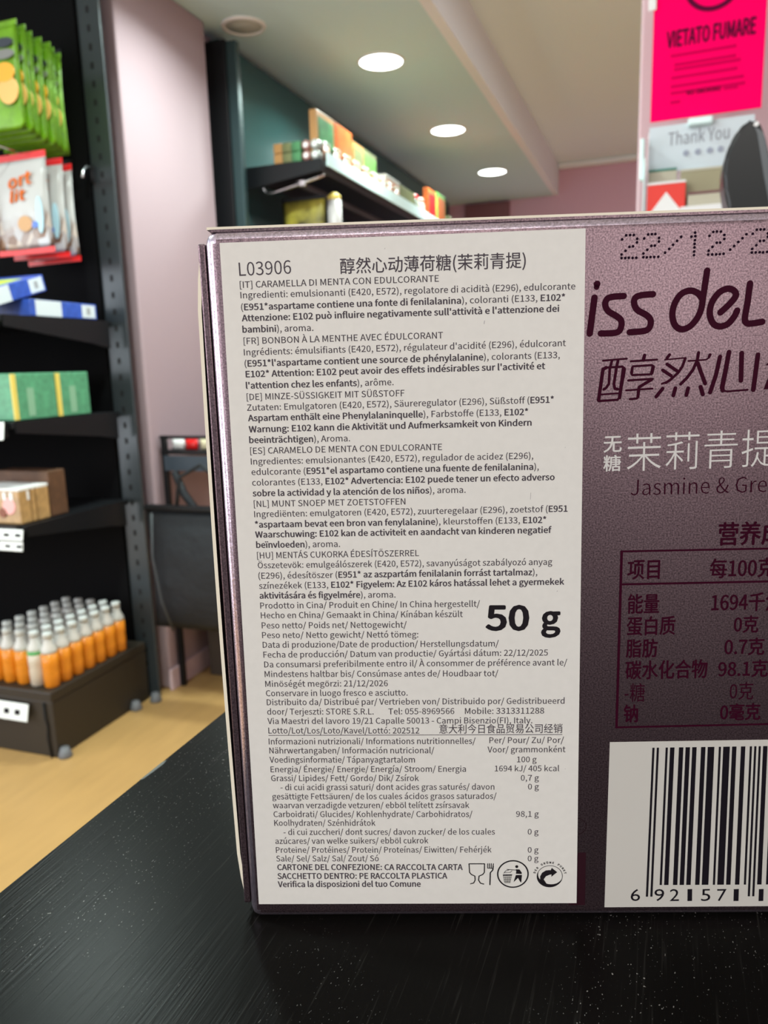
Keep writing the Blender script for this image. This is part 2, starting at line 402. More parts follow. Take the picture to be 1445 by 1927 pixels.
# clipped top left corner curl
sticker = obj('sticker', (sv, [(4, 5, 6, 7), (3, 2, 1, 0)] + [(i, (i+1) % 4, (i+1) % 4+4, i+4) for i in range(4)]), STICK, carton)
T = Ink(.000115)
fit(T, 'L03906', 450.8, 548.5, 520, 515.5, 26)
fit(T, '醇然心动薄荷糖(茉莉青提)', 640.7, 989, 520, 508.5, 34.5, off=.003)
L = [
('[IT] CARAMELLA DI MENTA CON EDULCORANTE', 451.8, 542.2, 825.7, 530.1),
('Ingredienti: emulsionanti (E420, E572), regolatore di acidità (E296), edulcorante', 453, 561.6, 1082, 544.6),
('(~E951*aspartame contiene una fonte di fenilalanina~), coloranti (E133, ~E102*~', 454.2, 584.1, 1063, 565.5),
('~Attenzione: E102 può influire negativamente sull\'attività e l\'attenzione dei~', 455.4, 604.7, 1051.7, 586.5),
('~bambini~), aroma.', 456.6, 626, 589.9, 622.6),
('[FR] BONBON À LA MENTHE AVEC ÉDULCORANT', 459, 647.8, 833.5, 636.7),
('Ingrédients: émulsifiants (E420, E572), régulateur d\'acidité (E296), édulcorant', 459.5, 668.9, 1064.3, 651.2),
('(~E951*l\'aspartame contient une source de phénylalanine~), colorants (E133,', 460.8, 690, 1052.9, 673.7),
('~E102* Attention: E102 peut avoir des effets indésirables sur l\'activité et~', 462.7, 710, 1025.5, 694.3),
('~l\'attention chez les enfants~), arôme.', 463.2, 731.4, 740.7, 724.6),
('[DE] MINZE-SÜSSIGKEIT MIT SÜßSTOFF', 464.7, 752.9, 761.2, 745.4),
('Zutaten: Emulgatoren (E420, E572), Säureregulator (E296), Süßstoff (~E951*~', 465.4, 772.9, 1041.8, 757.6),
('~Aspartam enthält eine Phenylalaninquelle~), Farbstoffe (E133, ~E102*~', 467.1, 792.5, 993.5, 780.7),
('~Warnung: E102 kann die Aktivität und Aufmerksamkeit von Kindern~', 468.7, 813.6, 1000, 800.7),
('~beeinträchtigen~), Aroma.', 469.4, 833.7, 658.8, 830.2),
('[ES] CARAMELO DE MENTA CON EDULCORANTE', 471.3, 854.1, 831.6, 846.6),
('Ingredientes: emulsionantes (E420, E572), regulador de acidez (E296),', 472.5, 874.1, 1003, 863),
('edulcorante (~E951*el aspartamo contiene una fuente de fenilalanina~),', 473.6, 893.7, 1013.5, 883.5),
('colorantes (E133, ~E102* Advertencia: E102 puede tener un efecto adverso~', 474.8, 913.7, 1043.4, 903.1),
('~sobre la actividad y la atención de los niños~), aroma.', 475.8, 933.7, 875.9, 927),
('[NL] MUNT SNOEP MET ZOETSTOFFEN', 478.1, 953.7, 762.8, 949),
('Ingrediënten: emulgatoren (E420, E572), zuurteregelaar (E296), zoetstof (~E951~', 478.8, 973, 1067.6, 962.4),
('~*aspartaam bevat een bron van fenylalanine~), kleurstoffen (E133, ~E102*~', 480, 992.5, 1027.6, 983.5),
('~Waarschuwing: E102 kan de activiteit en aandacht van kinderen negatief~', 480.7, 1011.3, 1037.5, 1002.4),
('~beïnvloeden~), aroma.', 482.4, 1030.6, 640, 1028.7),
('[HU] MENTÁS CUKORKA ÉDESÍTŐSZERREL', 484.2, 1050.6, 788.2, 1045.9),
('Összetevők: emulgeálószerek (E420, E572), savanyúságot szabályozó anyag', 485.4, 1069, 1038.8, 1062.4),
('(E296), édesítőszer (~E951* az aszpartám fenilalanin forrást tartalmaz~),', 486.6, 1088.7, 1010.6, 1081.7),
('színezékek (E133, ~E102* Figyelem: Az E102 káros hatással lehet a gyermekek~', 487.8, 1107.5, 1061.2, 1099.5),
('~aktivitására és figyelmére~), aroma.', 488.7, 1125.9, 744.2, 1123.8),
('Prodotto in Cina/ Produit en Chine/ In China hergestellt/', 490.1, 1144.7, 902.8, 1141.2),
('Hecho en China/ Gemaakt in China/ Kínában készült', 491.3, 1163, 870.6, 1160.5),
('Peso netto/ Poids net/ Nettogewicht/', 492.9, 1181.9, 765.2, 1180.5),
('Peso neto/ Netto gewicht/ Nettó tömeg:', 493.6, 1200.2, 787, 1198.8),
('Data di produzione/Date de production/ Herstellungsdatum/', 494.8, 1218.4, 938.1, 1215.8),
('Fecha de producción/ Datum van productie/ Gyártási dátum: 22/12/2025', 496, 1236.9, 1030.6, 1232.9),
('Da consumarsi preferibilmente entro il/ À consommer de préférence avant le/', 497.6, 1255.3, 1066.6, 1251.3),
('Mindestens haltbar bis/ Consúmase antes de/ Houdbaar tot/', 498.4, 1273.4, 937.2, 1271.8),
('Minőségét megőrzi: 21/12/2026', 499.5, 1291.8, 729.9, 1290.6),
('Conservare in luogo fresco e asciutto.', 500.7, 1309.4, 767, 1308.2),
('Distribuito da/ Distribué par/ Vertrieben von/ Distribuido por/ Gedistribueerd', 502.4, 1326.3, 1061.7, 1323.5),
('door/ Terjeszti: STORE S.R.L.', 503.1, 1344, 703, 1343.6), ('Tel: 055-8969566', 731, 1343.5, 854.8, 1342.8), ('Mobile: 3313311288', 874.6, 1342.8, 1023.5, 1342),
('Via Maestri del lavoro 19/21 Capalle 50013 - Campi Bisenzio(FI), Italy.', 503.8, 1361.7, 1001.2, 1360.2),
('Lotto/Lot/Los/Loto/Kavel/Lottó: 202512', 505.4, 1379.5, 789, 1379.5),
('Informazioni nutrizionali/ Informations nutritionnelles/', 506, 1400, 894.6, 1399), ('Per/ Pour/ Zu/ Por/', 920.5, 1397.6, 1060.5, 1397.2),
('Nährwertangaben/ Información nutricional/', 507.2, 1417, 817, 1416.6), ('Voor/ grammonként', 917, 1415.2, 1063.5, 1414.5),
('Voedingsinformatie/ Tápanyagtartalom', 507.7, 1434.3, 780.6, 1434), ('100 g', 972.5, 1433.6, 1009.4, 1433.4),
('Energia/ Énergie/ Energie/ Energía/ Stroom/ Energia', 509.5, 1452.3, 876.5, 1451.4), ('1694 kJ/ 405 kcal', 930.6, 1450.6, 1051.8, 1450.2),
('Grassi/ Lipides/ Fett/ Gordo/ Dik/ Zsírok', 510.4, 1469, 788, 1468.8), ('0,7 g', 979.5, 1468.2, 1013.7, 1468),
('- di cui acidi grassi saturi/ dont acides gras saturés/ davon', 528.2, 1486.1, 930, 1485), ('0 g', 993, 1484.7, 1013.7, 1484.6),
('gesättigte Fettsäuren/ de los cuales ácidos grasos saturados/', 512.7, 1503.3, 934, 1502.4),
('waarvan verzadigde vetzuren/ ebből telített zsírsavak', 513.9, 1519.9, 882.8, 1519.5),
('Carboidrati/ Glucides/ Kohlenhydrate/ Carbohidratos/', 515, 1536.6, 888.7, 1536.4), ('98,1 g', 970.6, 1536, 1013.4, 1536),
('Koolhydraten/ Szénhidrátok', 516.4, 1553, 706.4, 1552.8),
('- di cui zuccheri/ dont sucres/ davon zucker/ de los cuales', 534, 1570.2, 931, 1569.4), ('0 g', 992.5, 1569.4, 1013, 1569.4),
('azúcares/ van welke suikers/ ebből cukrok', 518.4, 1587.1, 805.9, 1586),
('Proteine/ Protéines/ Protein/ Proteínas/ Eiwitten/ Fehérjék', 519.6, 1603.8, 924.7, 1603), ('0 g', 992.5, 1603.5, 1013, 1603.5),
('Sale/ Sel/ Salz/ Sal/ Zout/ Só', 520.2, 1620, 712.8, 1619.6), ('0 g', 992.5, 1619.6, 1013, 1619.5),
('~CARTONE DEL CONFEZIONE: CA RACCOLTA CARTA~', 522, 1636.2, 870.6, 1636),
('~SACCHETTO DENTRO: PE RACCOLTA PLASTICA~', 522.5, 1652.9, 841.6, 1652.2),
('~Verifica la disposizioni del tuo Comune~', 523.2, 1668.2, 791.8, 1667.5),
]
for s, x0, y0, x1, y1 in L:
    cap = 11.7 - (y0-540)/1130*1.4
    if s[-2:] == ' g' or s[0] in '190': cap -= .3
    line(T, s, x0, y0, x1, y1, cap*1.03, bold=.011)
fit(T, '意大利今日食品贸易公司经销', 826.4, 1057.7, 1380, 1378.8, 18, off=.002)
T.stroke([(505.5, 1383.2), (1057.5, 1381.4)], .00008, caps=False)
T.build('printed_text', mat('sticker_ink', (.075, .062, .075), .6, spec=.05), sticker)
T = Ink(.000115)
fit(T, '50', 913, 995, 1187, 1187, 49.5, off=.0115); fit(T, 'g', 1017.5, 1054, 1200, 1199.5, 50.5, off=.011)
wt = T.build('net_weight', M['ink'], sticker)
wt['label'] = 'large bold 50 g lettering'
# small symbols on the sticker; crop origin (870,1610), 6.881 px per photo px
S = Ink(.000115); q = lambda x, y: (870+x/6.881, 1610+y/6.881)
def qs(pts, wd, close=False): S.stroke([q(*p) for p in pts], wd*PXM, close=close)
qs([(85, 100), (285, 100), (283, 210), (262, 238), (215, 258), (208, 310), (232, 350), (275, 362)], 2.3)
qs([(85, 100), (92, 210), (115, 238), (160, 258), (164, 310), (145, 348), (105, 358)], 2.3)
qs([(325, 98), (325, 155), (375, 158), (392, 160), (400, 98)], 1.8); qs([(348, 98), (348, 156)], 2); qs([(372, 98), (372, 156)], 2)
qs([(398, 130), (392, 180), (360, 215), (355, 370)], 2.6)
c = Vector(face(*q(652, 232))); e = Vector(face(*q(858, 232))); g = Vector(face(*q(652, 52)))
S.ring(c, (e-c).length, (g-c).length, 3.0*PXM)
S.disc(face(*q(702, 136)), 3.3*PXM, 16)
S.pxpoly([q(*p) for p in ((690, 170), (738, 172), (768, 215), (765, 232), (690, 228), (695, 200))])
qs([(575, 172), (620, 176), (700, 180)], 1.5); qs([(600, 180), (560, 190), (535, 222)], 1.2); qs([(548, 214), (620, 210), (640, 190)], 1.2)
S.pxpoly([q(*p) for p in ((690, 245), (770, 243), (760, 340), (748, 335), (718, 282), (690, 310), (660, 338), (672, 300))])
S.pxpoly([q(*p) for p in ((522, 238), (645, 236), (640, 252), (524, 254))])
for k in range(6):
    x = 530+k*20; qs([(x, 256), (545+k*14, 345)], 1.0)
for y in (275, 300, 325, 345): qs([(532+(y-256)*.15, y), (636-(y-256)*.25, y-2)], .9)
c = Vector(face(*q(1128, 262))); e = Vector(face(*q(1296, 262))); g = Vector(face(*q(1128, 120))); rx, rz = (e-c).length, (g-c).length
S.ring(c, rx, rz, 1.2*PXM)
for i in range(26):   # crescent that thickens at the lower left
    a0 = PI*.88 + PI*1.02*i/26; a1 = PI*.88 + PI*1.02*(i+1)/26
    def wdt(a): return (.06+.24*math.sin(min(max((a-PI*.88)/(PI*1.02), 0), 1)*PI)**1.2)
    pt = lambda a, k: (c[0]+(rx*(1-k))*math.cos(a), c[1]+(rz*(1-k))*math.sin(a))
    S.poly([pt(a0, 0), pt(a1, 0), pt(a1, wdt(a1)), pt(a0, wdt(a0))])
for tri in (((1005, 320), (1004, 262), (1030, 215), (1080, 185), (1135, 180), (1170, 235), (1130, 240), (1080, 260), (1050, 300), (1090, 360), (1040, 365)), ((1140, 182), (1155, 152), (1225, 208), (1148, 268), (1152, 238))):
    S.pxpoly([q(*p) for p in tri])
word = 'DER GRÜNE PUNKT'; 
for i, ch in enumerate(word):
    if ch == ' ': continue
    a = math.radians(163 - (163-14)*i/(len(word)-1)); ca, sa = math.cos(a), math.sin(a)
    V, Fc = glyphs(ch, 'noto', .02); sc = 4.4*PXM/CAPH; hw = adv(ch)/2; b = len(S.v)
    px_, pz_ = c[0]+rx*1.14*ca, c[1]+rz*1.17*sa
    for u, v, li in V:
        S.v.append((px_+((u-hw)*sa+v*ca)*sc, -S.eps-li*1.5e-6, pz_+(-(u-hw)*ca+v*sa)*sc))
    S.f += [tuple(j+b for j in qf) for qf in Fc]
S.build('recycling_symbols', M['ink'], sticker)
MSM = mat('grey_smudge', (.36, .34, .35), .6)
for x, y, r, l in ((911, 607, .6, 3), (998, 934, .35, 7), (724, 468, .4, 1), (1048, 1112, .6, .5), (1063, 1446, .4, .3), (1063, 842, .4, .2)):
    sp = Ink(.000113); sp.stroke([(x+.5, y-l), (x, y), (x-.3, y+l*.8)], r*2*PXM); sp.build('smudge', MSM, sticker)

# printing on the foil itself
P = Ink(.00002)
z6 = lambda x, y: (1080+x*.2958, 390+y*.2958)
D2 = ['01110', '10001', '00001', '00110', '01000', '10000', '11111']
D1 = ['00100', '01100', '00100', '00100', '00100', '00100', '00100']
DS = ['00000', '00001', '00010', '00100', '01000', '10000', '00000']
dots = Ink(.000022)
for ci, pat in enumerate((D2, D2, DS, D1, D2, DS, D2)):
    for r in range(7):
        for cc in range(5):
            if pat[r][cc] == '1':
                x = 301+ci*138.5+cc*24+(6-r)*1.2; y = 325-(x-301)*.043-(6-r)*24
                jx, jy = random.uniform(-1.5, 1.5), random.uniform(-1.5, 1.5)
                dots.disc(face(*z6(x+jx, y+jy)), 2.5*PXM, 10)
dots.build('date_dots', mat('date_ink', (.012, .004, .012), .8, spec=.05), carton)
zl = lambda x, y: (1095+x*.24221, 490+y*.24221)
def ls(pts, wd=11.5, n=6):
    # smooth through points
    P2 = [Vector(p) for p in pts]; out = []
    for i in range(len(P2)-1):
        p0 = P2[max(i-1, 0)]; p1 = P2[i]; p2 = P2[i+1]; p3 = P2[min(i+2, len(P2)-1)]
        for k in range(n):
            t = k/n; out.append(.5*((2*p1)+(p2-p0)*t+(2*p0-5*p1+4*p2-p3)*t*t+(3*p1-p0-3*p2+p3)*t**3))
    out.append(P2[-1]); P.stroke([zl(*p) for p in out], wd*PXM)
P.disc(face(*zl(117, 184)), 6.2*PXM, 18); P.disc(face(*zl(113, 208)), 5*PXM, 18)
P.stroke([zl(97, 290), zl(60, 568)], 12*PXM)
ls([(325, 277), (240, 283), (195, 300), (180, 345), (205, 395), (270, 435), (305, 470), (300, 530), (262, 562), (145, 568)])
ls([(552, 263), (465, 270), (415, 290), (405, 335), (430, 385), (500, 425), (533, 465), (525, 520), (485, 548), (370, 558)])
ls([(935, 300), (900, 255), (840, 235), (770, 262), (720, 335), (702, 420), (720, 500), (770, 535), (835, 515), (890, 455), (925, 380), (940, 290), (972, 80)])
ls([(1075, 405), (1150, 335), (1195, 275), (1180, 235), (1130, 220), (1065, 250), (1010, 325), (992, 410), (1015, 485), (1065, 513), (1130, 495), (1180, 440), (1205, 390)])
ls([(1305, 180), (1285, 330), (1265, 450), (1280, 487), (1320, 490), (1400, 477)])
# stylised characters, stroke by stroke
za = lambda x, y: (1105+x*.11765, 640+y*.11765)
zb = lambda x, y: (1265+x*.12457, 640+y*.12457)
def A_(pts, wd, z=za, close=False): P.stroke([z(*p) for p in pts], wd*PXM, close=close)
A_([(250, 330), (440, 312), (630, 297)], 3.6); A_([(395, 330), (360, 450), (345, 700), (300, 765), (262, 790)], 5)
A_([(490, 330), (465, 450), (425, 700), (440, 775), (485, 785)], 5.4)
A_([(300, 440), (250, 470), (180, 960)], 6.6); A_([(300, 440), (560, 425), (600, 460), (585, 560), (515, 920), (480, 955), (180, 975)], 4.4)
A_([(580, 450), (515, 920)], 6.4); A_([(225, 870), (500, 850)], 3.6)
A_([(915, 245), (895, 320)], 6.4); A_([(695, 340), (1115, 312)], 3.8)
A_([(730, 420), (1030, 400), (1065, 430), (1040, 530), (990, 548), (720, 560), (700, 520), (720, 440)], 4, close=True); A_([(1050, 420), (1025, 540)], 5.6); A_([(720, 440), (710, 540)], 5)
A_([(655, 645), (1045, 620)], 4.2); A_([(1030, 630), (830, 750)], 5.8); A_([(620, 805), (1040, 775)], 3.6); A_([(830, 760), (815, 890), (790, 935), (680, 945)], 4.2); A_([(825, 770), (808, 910)], 5.8)
A_([(1315, 235), (1275, 285)], 5.6); A_([(1275, 300), (1240, 315)], 2.5); A_([(1240, 315), (1545, 285)], 2.6)
A_([(1275, 385), (1430, 490)], 6); A_([(1205, 480), (1340, 570)], 6)
A_([(195, 275), (150, 400), (80, 500), (-30, 600), (-100, 645)], 5, z=zb); A_([(-60, 620), (-160, 660)], 3.6, z=zb)
A_([(1205, 775), (1100, 905)], 6.6)
A_([(395, 190), (375, 310), (310, 450), (220, 570), (125, 665)], 5.6, z=zb); A_([(240, 315), (400, 305), (510, 295), (555, 265), (575, 215)], 3, z=zb); A_([(570, 220), (555, 250)], 5.2, z=zb)
A_([(385, 350), (430, 480), (495, 655)], 7, z=zb)
A_([(45, 725), (15, 835)], 7, z=zb); A_([(238, 725), (212, 830)], 7, z=zb); A_([(425, 705), (460, 820)], 7.4, z=zb)
A_([(720, 250), (660, 520), (570, 790)], 7.6, z=zb)
A_([(855, 180), (800, 480), (750, 720)], 8.4, z=zb); A_([(750, 720), (775, 765), (830, 775), (1135, 750)], 3.6, z=zb); A_([(750, 700), (760, 760)], 8, z=zb)
A_([(1048, 195), (1035, 610)], 8.4, z=zb); A_([(1292, 220), (1222, 750)], 8.4, z=zb)
P.pxpoly([zb(1375, 745), zb(1450, 560), zb(1450, 740)]); A_([(1430, 370), (1470, 345)], 3, z=zb)
line(P, 'Jasmine & Gre', *z6(360, 1834), *z6(1224, 1812), 30, bold=0, reg=-.004)
# table
z7 = lambda x, y: (1080+x*.2526, 950+y*.2526)
def R_(a, b, wd): P.stroke([z7(*a), z7(*b)], wd*PXM, caps=False)
R_((345, 347), (1560, 323), 3.8); R_((355, 592), (1560, 568), 4.2); R_((310, 1657), (1560, 1630), 3.8)
R_((355, 340), (316, 1664), 5)
def z7f(text, x0, x1, yb, h, off=.0065, sl=-.02): fit(P, text, *[z7(x0, 0)[0], z7(x1, 0)[0]], z7(0, yb)[1], z7(0, yb+sl*(x1-x0))[1], h*.2526, off=off)
z7f('营养成', 1070, 1550, 306, 178, .008)
z7f('项目', 395, 637, 558, 145); z7f('每100克', 1008, 1492, 548, 148)
z7f('能量', 398, 632, 812, 148); z7f('1694千焦', 1020, 1545, 798, 142)
z7f('蛋白质', 390, 752, 977, 145); z7f('0克', 1187, 1370, 955, 130)
z7f('脂肪', 385, 620, 1140, 140); z7f('0.7克', 1117, 1415, 1124, 132)
z7f('碳水化合物', 380, 990, 1303, 142); z7f('98.1克', 1070, 1440, 1288, 130)
z7f('-糖', 375, 525, 1468, 138, .0); z7f('0克', 1157, 1332, 1452, 130, .0)
z7f('钠', 367, 475, 1622, 135, .008); z7f('0毫克', 1085, 1385, 1608, 128, .008)
P.build('maroon_lettering', MAROON, carton)['label'] = 'maroon brand lettering and nutrition table'
W_ = Ink(.00002)
fit(W_, '无', *[z6(187, 0)[0], z6(303, 0)[0]], z6(0, 1562)[1], z6(0, 1558)[1], 104*.2958, off=.005)
fit(W_, '糖', *[z6(185, 0)[0], z6(298, 0)[0]], z6(0, 1682)[1], z6(0, 1678)[1], 104*.2958, off=.005)
fit(W_, '茉莉青提', *[z6(335, 0)[0], z6(1285, 0)[0]], z6(0, 1680)[1], z6(0, 1648)[1], 238*.2958, off=-.0035)
W_.build('white_lettering', WPRINT, carton)['label'] = 'white product characters'
G = Ink(.00002)
c = face(1086, 1555); G.ring(c, 18.5*PXM, 18.5*PXM, 1.0*PXM)
G.pxpoly([(1070, 1605), (1102.5, 1604), (1100.5, 1703), (1070, 1703)])
G.build('dark_box_print', mat('dark_maroon_print', (.022, .003, .008), .4), carton)
# barcode panel
z8 = lambda x, y: (1040+x*.2803, 1360+y*.2803)
pq = [face(*z8(*p)) for p in ((347, 1238), (1640, 1229), (1640, 110), (383, 130))]
sv = [(x, y, z) for y in (-.00001, -.00003) for x, z in pq]
pan = obj('barcode_panel', (sv, [(4, 5, 6, 7), (3, 2, 1, 0)] + [(i, (i+1) % 4, (i+1) % 4+4, i+4) for i in range(4)]), mat('barcode_white', (.56, .54, .50), .55), carton)
B = Ink(.000045)
LC = ['0001101', '0011001', '0010011', '0111101', '0100011', '0110001', '0101111', '0111011', '0110111', '0001011']
inv = lambda s: ''.join('1' if ch == '0' else '0' for ch in s)
code = '101'
for dgt, par in zip('921571', 'LGGGLL'):
    code += LC[int(dgt)] if par == 'L' else inv(LC[int(dgt)])[::-1]
code += '01010' + inv(LC[1]) + inv(LC[0])
tl, tr, bl, br = z8(668, 167), z8(668+len(code)*14.86, 153), z8(624, 1167), z8(624+len(code)*14.86, 1163)
def bp(u, v): return (tl[0]+(tr[0]-tl[0])*u + (bl[0]-tl[0])*v, (tl[1]+(tr[1]-tl[1])*u)*(1-v)+(bl[1]+(br[1]-bl[1])*u)*v)
i = 0; N = len(code)
while i < N:
    if code[i] == '1':
        j = i
        while j < N and code[j] == '1': j += 1
        long = i < 3 or 45 <= i < 50
        v = 1.0 if long else .922
        B.pxpoly([bp(i/N, v), bp(j/N, v), bp(j/N, 0), bp(i/N, 0)]); i = j
    else: i += 1
for ch, xa, xb in (('6', 522, 585), ('9', 680, 746), ('2', 784, 846), ('1', 903, 934), ('5', 994, 1056), ('7', 1100, 1163), ('1', 1212, 1246), ('1', 1380, 1412)):
    fit(B, ch, z8(xa, 0)[0], z8(xb, 0)[0], z8(0, 1196)[1], z8(0, 1195)[1], 80*.2803, font='def')
B.build('barcode_bars', mat('barcode_black', (.01, .008, .012), .6, spec=.05), pan)

# ------------------------------------------------------------------ shelving unit on the left
A = thing('display_shelving', 'tall black steel shop shelving with perforated upright beside the pink pillar', 'shelf', (-1.63, 1.65, 0))
def a_(name, x0, x1, y0, y1, z0, z1, m, bev=0): return obj(name, bx(x0+1.63, x1+1.63, y0-1.65, y1-1.65, z0, z1, bev), m, A)
a_('back_panel', -2.6, -1.682, 2.085, 2.105, .0, 2.30, M['panelblack'])
up = a_('upright', -1.68, -1.600, 2.094, 2.104, 0, 2.30, M['post'], .002)
sm = None
for k in range(42):
    if sm is None:
        so = obj('slot', bx(-.005, .005, -.001, .001, -.009, .009), M['hole'], up); sm = so.data
    else:
        so = bpy.data.objects.new('slot', sm); COL.objects.link(so); so.parent = up
    so.location = (1.63-1.641, 2.0938-1.65, .12+k*.051)
a_('base_plinth', -2.6, -1.63, 1.645, 2.08, .0, .175, M['wood'], .004)
a_('base_deck', -2.6, -1.628, 1.640, 2.08, .175, .205, M['wood'], .004)
for zt in (1.264, .981, .695):
    s = a_('shelf_board', -2.6, -1.645, 1.635, 2.08, zt-.018, zt, M['black'], .002)
    obj('shelf_bracket', prism([(-.008, 0), (.41, 0), (.41, -.085), (.33, -.07), (-.008, -.03)], 0, .003), M['black'], s)
    s.children[0].rotation_euler = (0, 0, PI/2); s.children[0].location = (-.012, .0, zt)
    a_('price_rail', -2.6, -1.66, 1.618, 1.634, zt-.04, zt+.002, M['black'], .002)
obj('leveling_foot', lathe([(.0, 0), (.02, 0), (.02, .006), (.012, .03), (0, .03)], 14, (.012, .01, 0)), mat('grey_foot', (.14, .14, .15), .5), A, True)
obj('leveling_foot', lathe([(.0, 0), (.02, 0), (.02, .006), (.012, .03), (0, .03)], 14, (.012, .34, 0)), bpy.data.materials['grey_foot'], A, True)
obj('leveling_foot', lathe([(.0, 0), (.02, 0), (.02, .006), (.012, .03), (0, .03)], 14, (.035, .415, 0)), bpy.data.materials['grey_foot'], A, True)
obj('cable', tube([(-.03, -.008, .17), (-.028, -.010, .12), (-.024, -.008, .10), (-.027, -.010, .06), (-.022, -.008, .0)], .003), M['hole'], A, True)

def price_card(x0, x1, y, z0, z1, tilt, label, txt=None, rotz=0):
    t = thing('price_tag', label, 'price tag', ((x0+x1)/2, y, (z0+z1)/2), rotz, 'price tags on the left shelving')
    t.rotation_euler = (tilt, 0, rotz)
    w2, h2 = (x1-x0)/2, (z1-z0)/2
    obj('card', bx(-w2, w2, -.0015, .0015, -h2, h2, .0012), M['card'], t)
    for k in range(max(1, int(w2*2/.04))):
        xx = -w2+.022+k*.04
        obj('barcode_mark', bx(xx, xx+.02, -.0021, -.0016, -h2*.35, h2*.25), M['ink'], t)
price_card(-1.90, -1.71, 1.630, .112, .163, -.25, 'long white price tag on the front edge of the bottle shelf')
price_card(-1.72, -1.637, 1.612, .630, .656, -.2, 'small white price tag, lower one below the tan snack packs')
price_card(-1.72, -1.632, 1.612, .660, .690, -.2, 'small white price tag directly under the tan snack packs')
price_card(-1.75, -1.655, 1.612, .935, .983, -.2, 'white price tag at the edge of the green carton shelf')
price_card(-1.76, -1.668, 1.612, 1.215, 1.262, -.2, 'white price tag at the edge of the blue box shelf')

# bottles
MO = mat('orange_drink', (.82, .27, .015), .25, noise=30, amp=.15, trans=.15)
MB_ = mat('beige_drink', (.58, .50, .40), .35)
MCL = mat('clear_plastic', (.80, .78, .74), .22, trans=.35)
MCAP = mat('frosted_cap', (.70, .72, .70), .4, trans=.2)
def make_bottle(body, band=None):
    t = thing('juice_bottle', 'x', 'bottle', (0, 0, 0), 0, 'juice bottles on the base shelf')
    obj('bottle_body', lathe([(0, 0), (.019, 0), (.0222, .004), (.0235, .045), (.0222, .055), (.0235, .068), (.0235, .104), (0, .104)], 16), body, t, True)
    obj('shoulder', lathe([(0, .1045), (.0235, .1045), (.0225, .114), (.015, .130), (.0125, .137), (.0125, .146), (0, .146)], 16), MCL, t, True)
    obj('cap', lathe([(0, .1465), (.0135, .1465), (.0138, .162), (.0125, .165), (0, .165)], 16), MCAP, t, True)
    if band:
        obj('band', lathe([(0.0237, .097), (.0242, .098), (.0242, .106), (.0237, .107), (.0237, .097)], 16), band, t, True)
    return t
b0 = make_bottle(MO); b1 = make_bottle(MB_, mat('green_band', (.08, .42, .12), .4))
ordn = ['front', 'second', 'third', 'fourth', 'fifth', 'sixth', 'last']; coln = ['aisle-side column', 'second column in', 'third column in', 'fourth column in', 'innermost column']
first = True
for ci in range(5):
    for r in range(7):
        p = (-1.66-.05*ci, 1.685+.0505*r, .2055)
        if (ci, r) == (1, 0):
            b1.location = p; b1['label'] = 'pale beige drink bottle with a green band at the front of the orange ones'; continue
        lab = 'orange juice bottle with frosted cap, %s one of the %s' % (ordn[r], coln[ci])
        if first: b0.location = p; b0['label'] = lab; first = False
        else: dup(b0, p, lab)

# tan snack packs + brown carton
def pack(name, label, cat, x0, x1, y0, y1, z0, z1, m, group=None, bev=.003, rot=None):
    t = thing(name, label, cat, ((x0+x1)/2, (y0+y1)/2, z0), 0, group)
    if rot: t.rotation_euler = rot
    a, b = (x1-x0)/2, (y1-y0)/2
    obj('wrapper' if 'pack' in name else 'carton_body', bx(-a, a, -b, b, 0, z1-z0, bev), m, t)
    return t, a, b, z1-z0
TAN = mat('tan_wrapper', (.42, .25, .10), .3, noise=40, amp=.25)
for k, (y0, y1) in enumerate(((1.645, 1.685), (1.69, 1.705), (1.71, 1.755))):
    t, a, b, h = pack('snack_pack', ['glossy tan snack pack with a pink flower print, front one on the middle shelf', 'thin tan snack pack squeezed between two thicker ones', 'tan snack pack standing in front of the brown carton'][k], 'snack', -1.83, -1.663, y0, y1, .697, .79, TAN, 'tan snack packs on the middle shelf')
    obj('foil_crimp', bx(-a, a, -b, b, h, h+.008, .001), M['white'], t)
    if k == 0:
        obj('flower_print', lathe([(0, -.001), (.024, -.001), (.022, .001), (0, .001)], 16), mat('pink_print', (.85, .42, .40), .4), t, rot=(PI/2, 0, 0), loc=(.045, -b-.0015, .05))
        obj('bean_print', lathe([(0, -.001), (.014, -.001), (.013, .001), (0, .001)], 14), mat('brown_print', (.22, .05, .01), .4), t, rot=(PI/2, 0, 0), loc=(.022, -b-.003, .032))
        for q_ in range(6): obj('white_stripe', bx(-.07+q_*.024, -.058+q_*.024, -b-.002, -b-.0003, .068, .09), M['white'], t)
        obj('side_stripe', bx(a, a+.001, b-.012, b-.004, .065, .09), M['white'], t)
pack('snack_carton', 'dark brown cardboard box behind the tan snack packs', 'box', -1.86, -1.665, 1.762, 1.83, .697, .83, mat('brown_board', (.10, .045, .02), .6, noise=30, amp=.3))
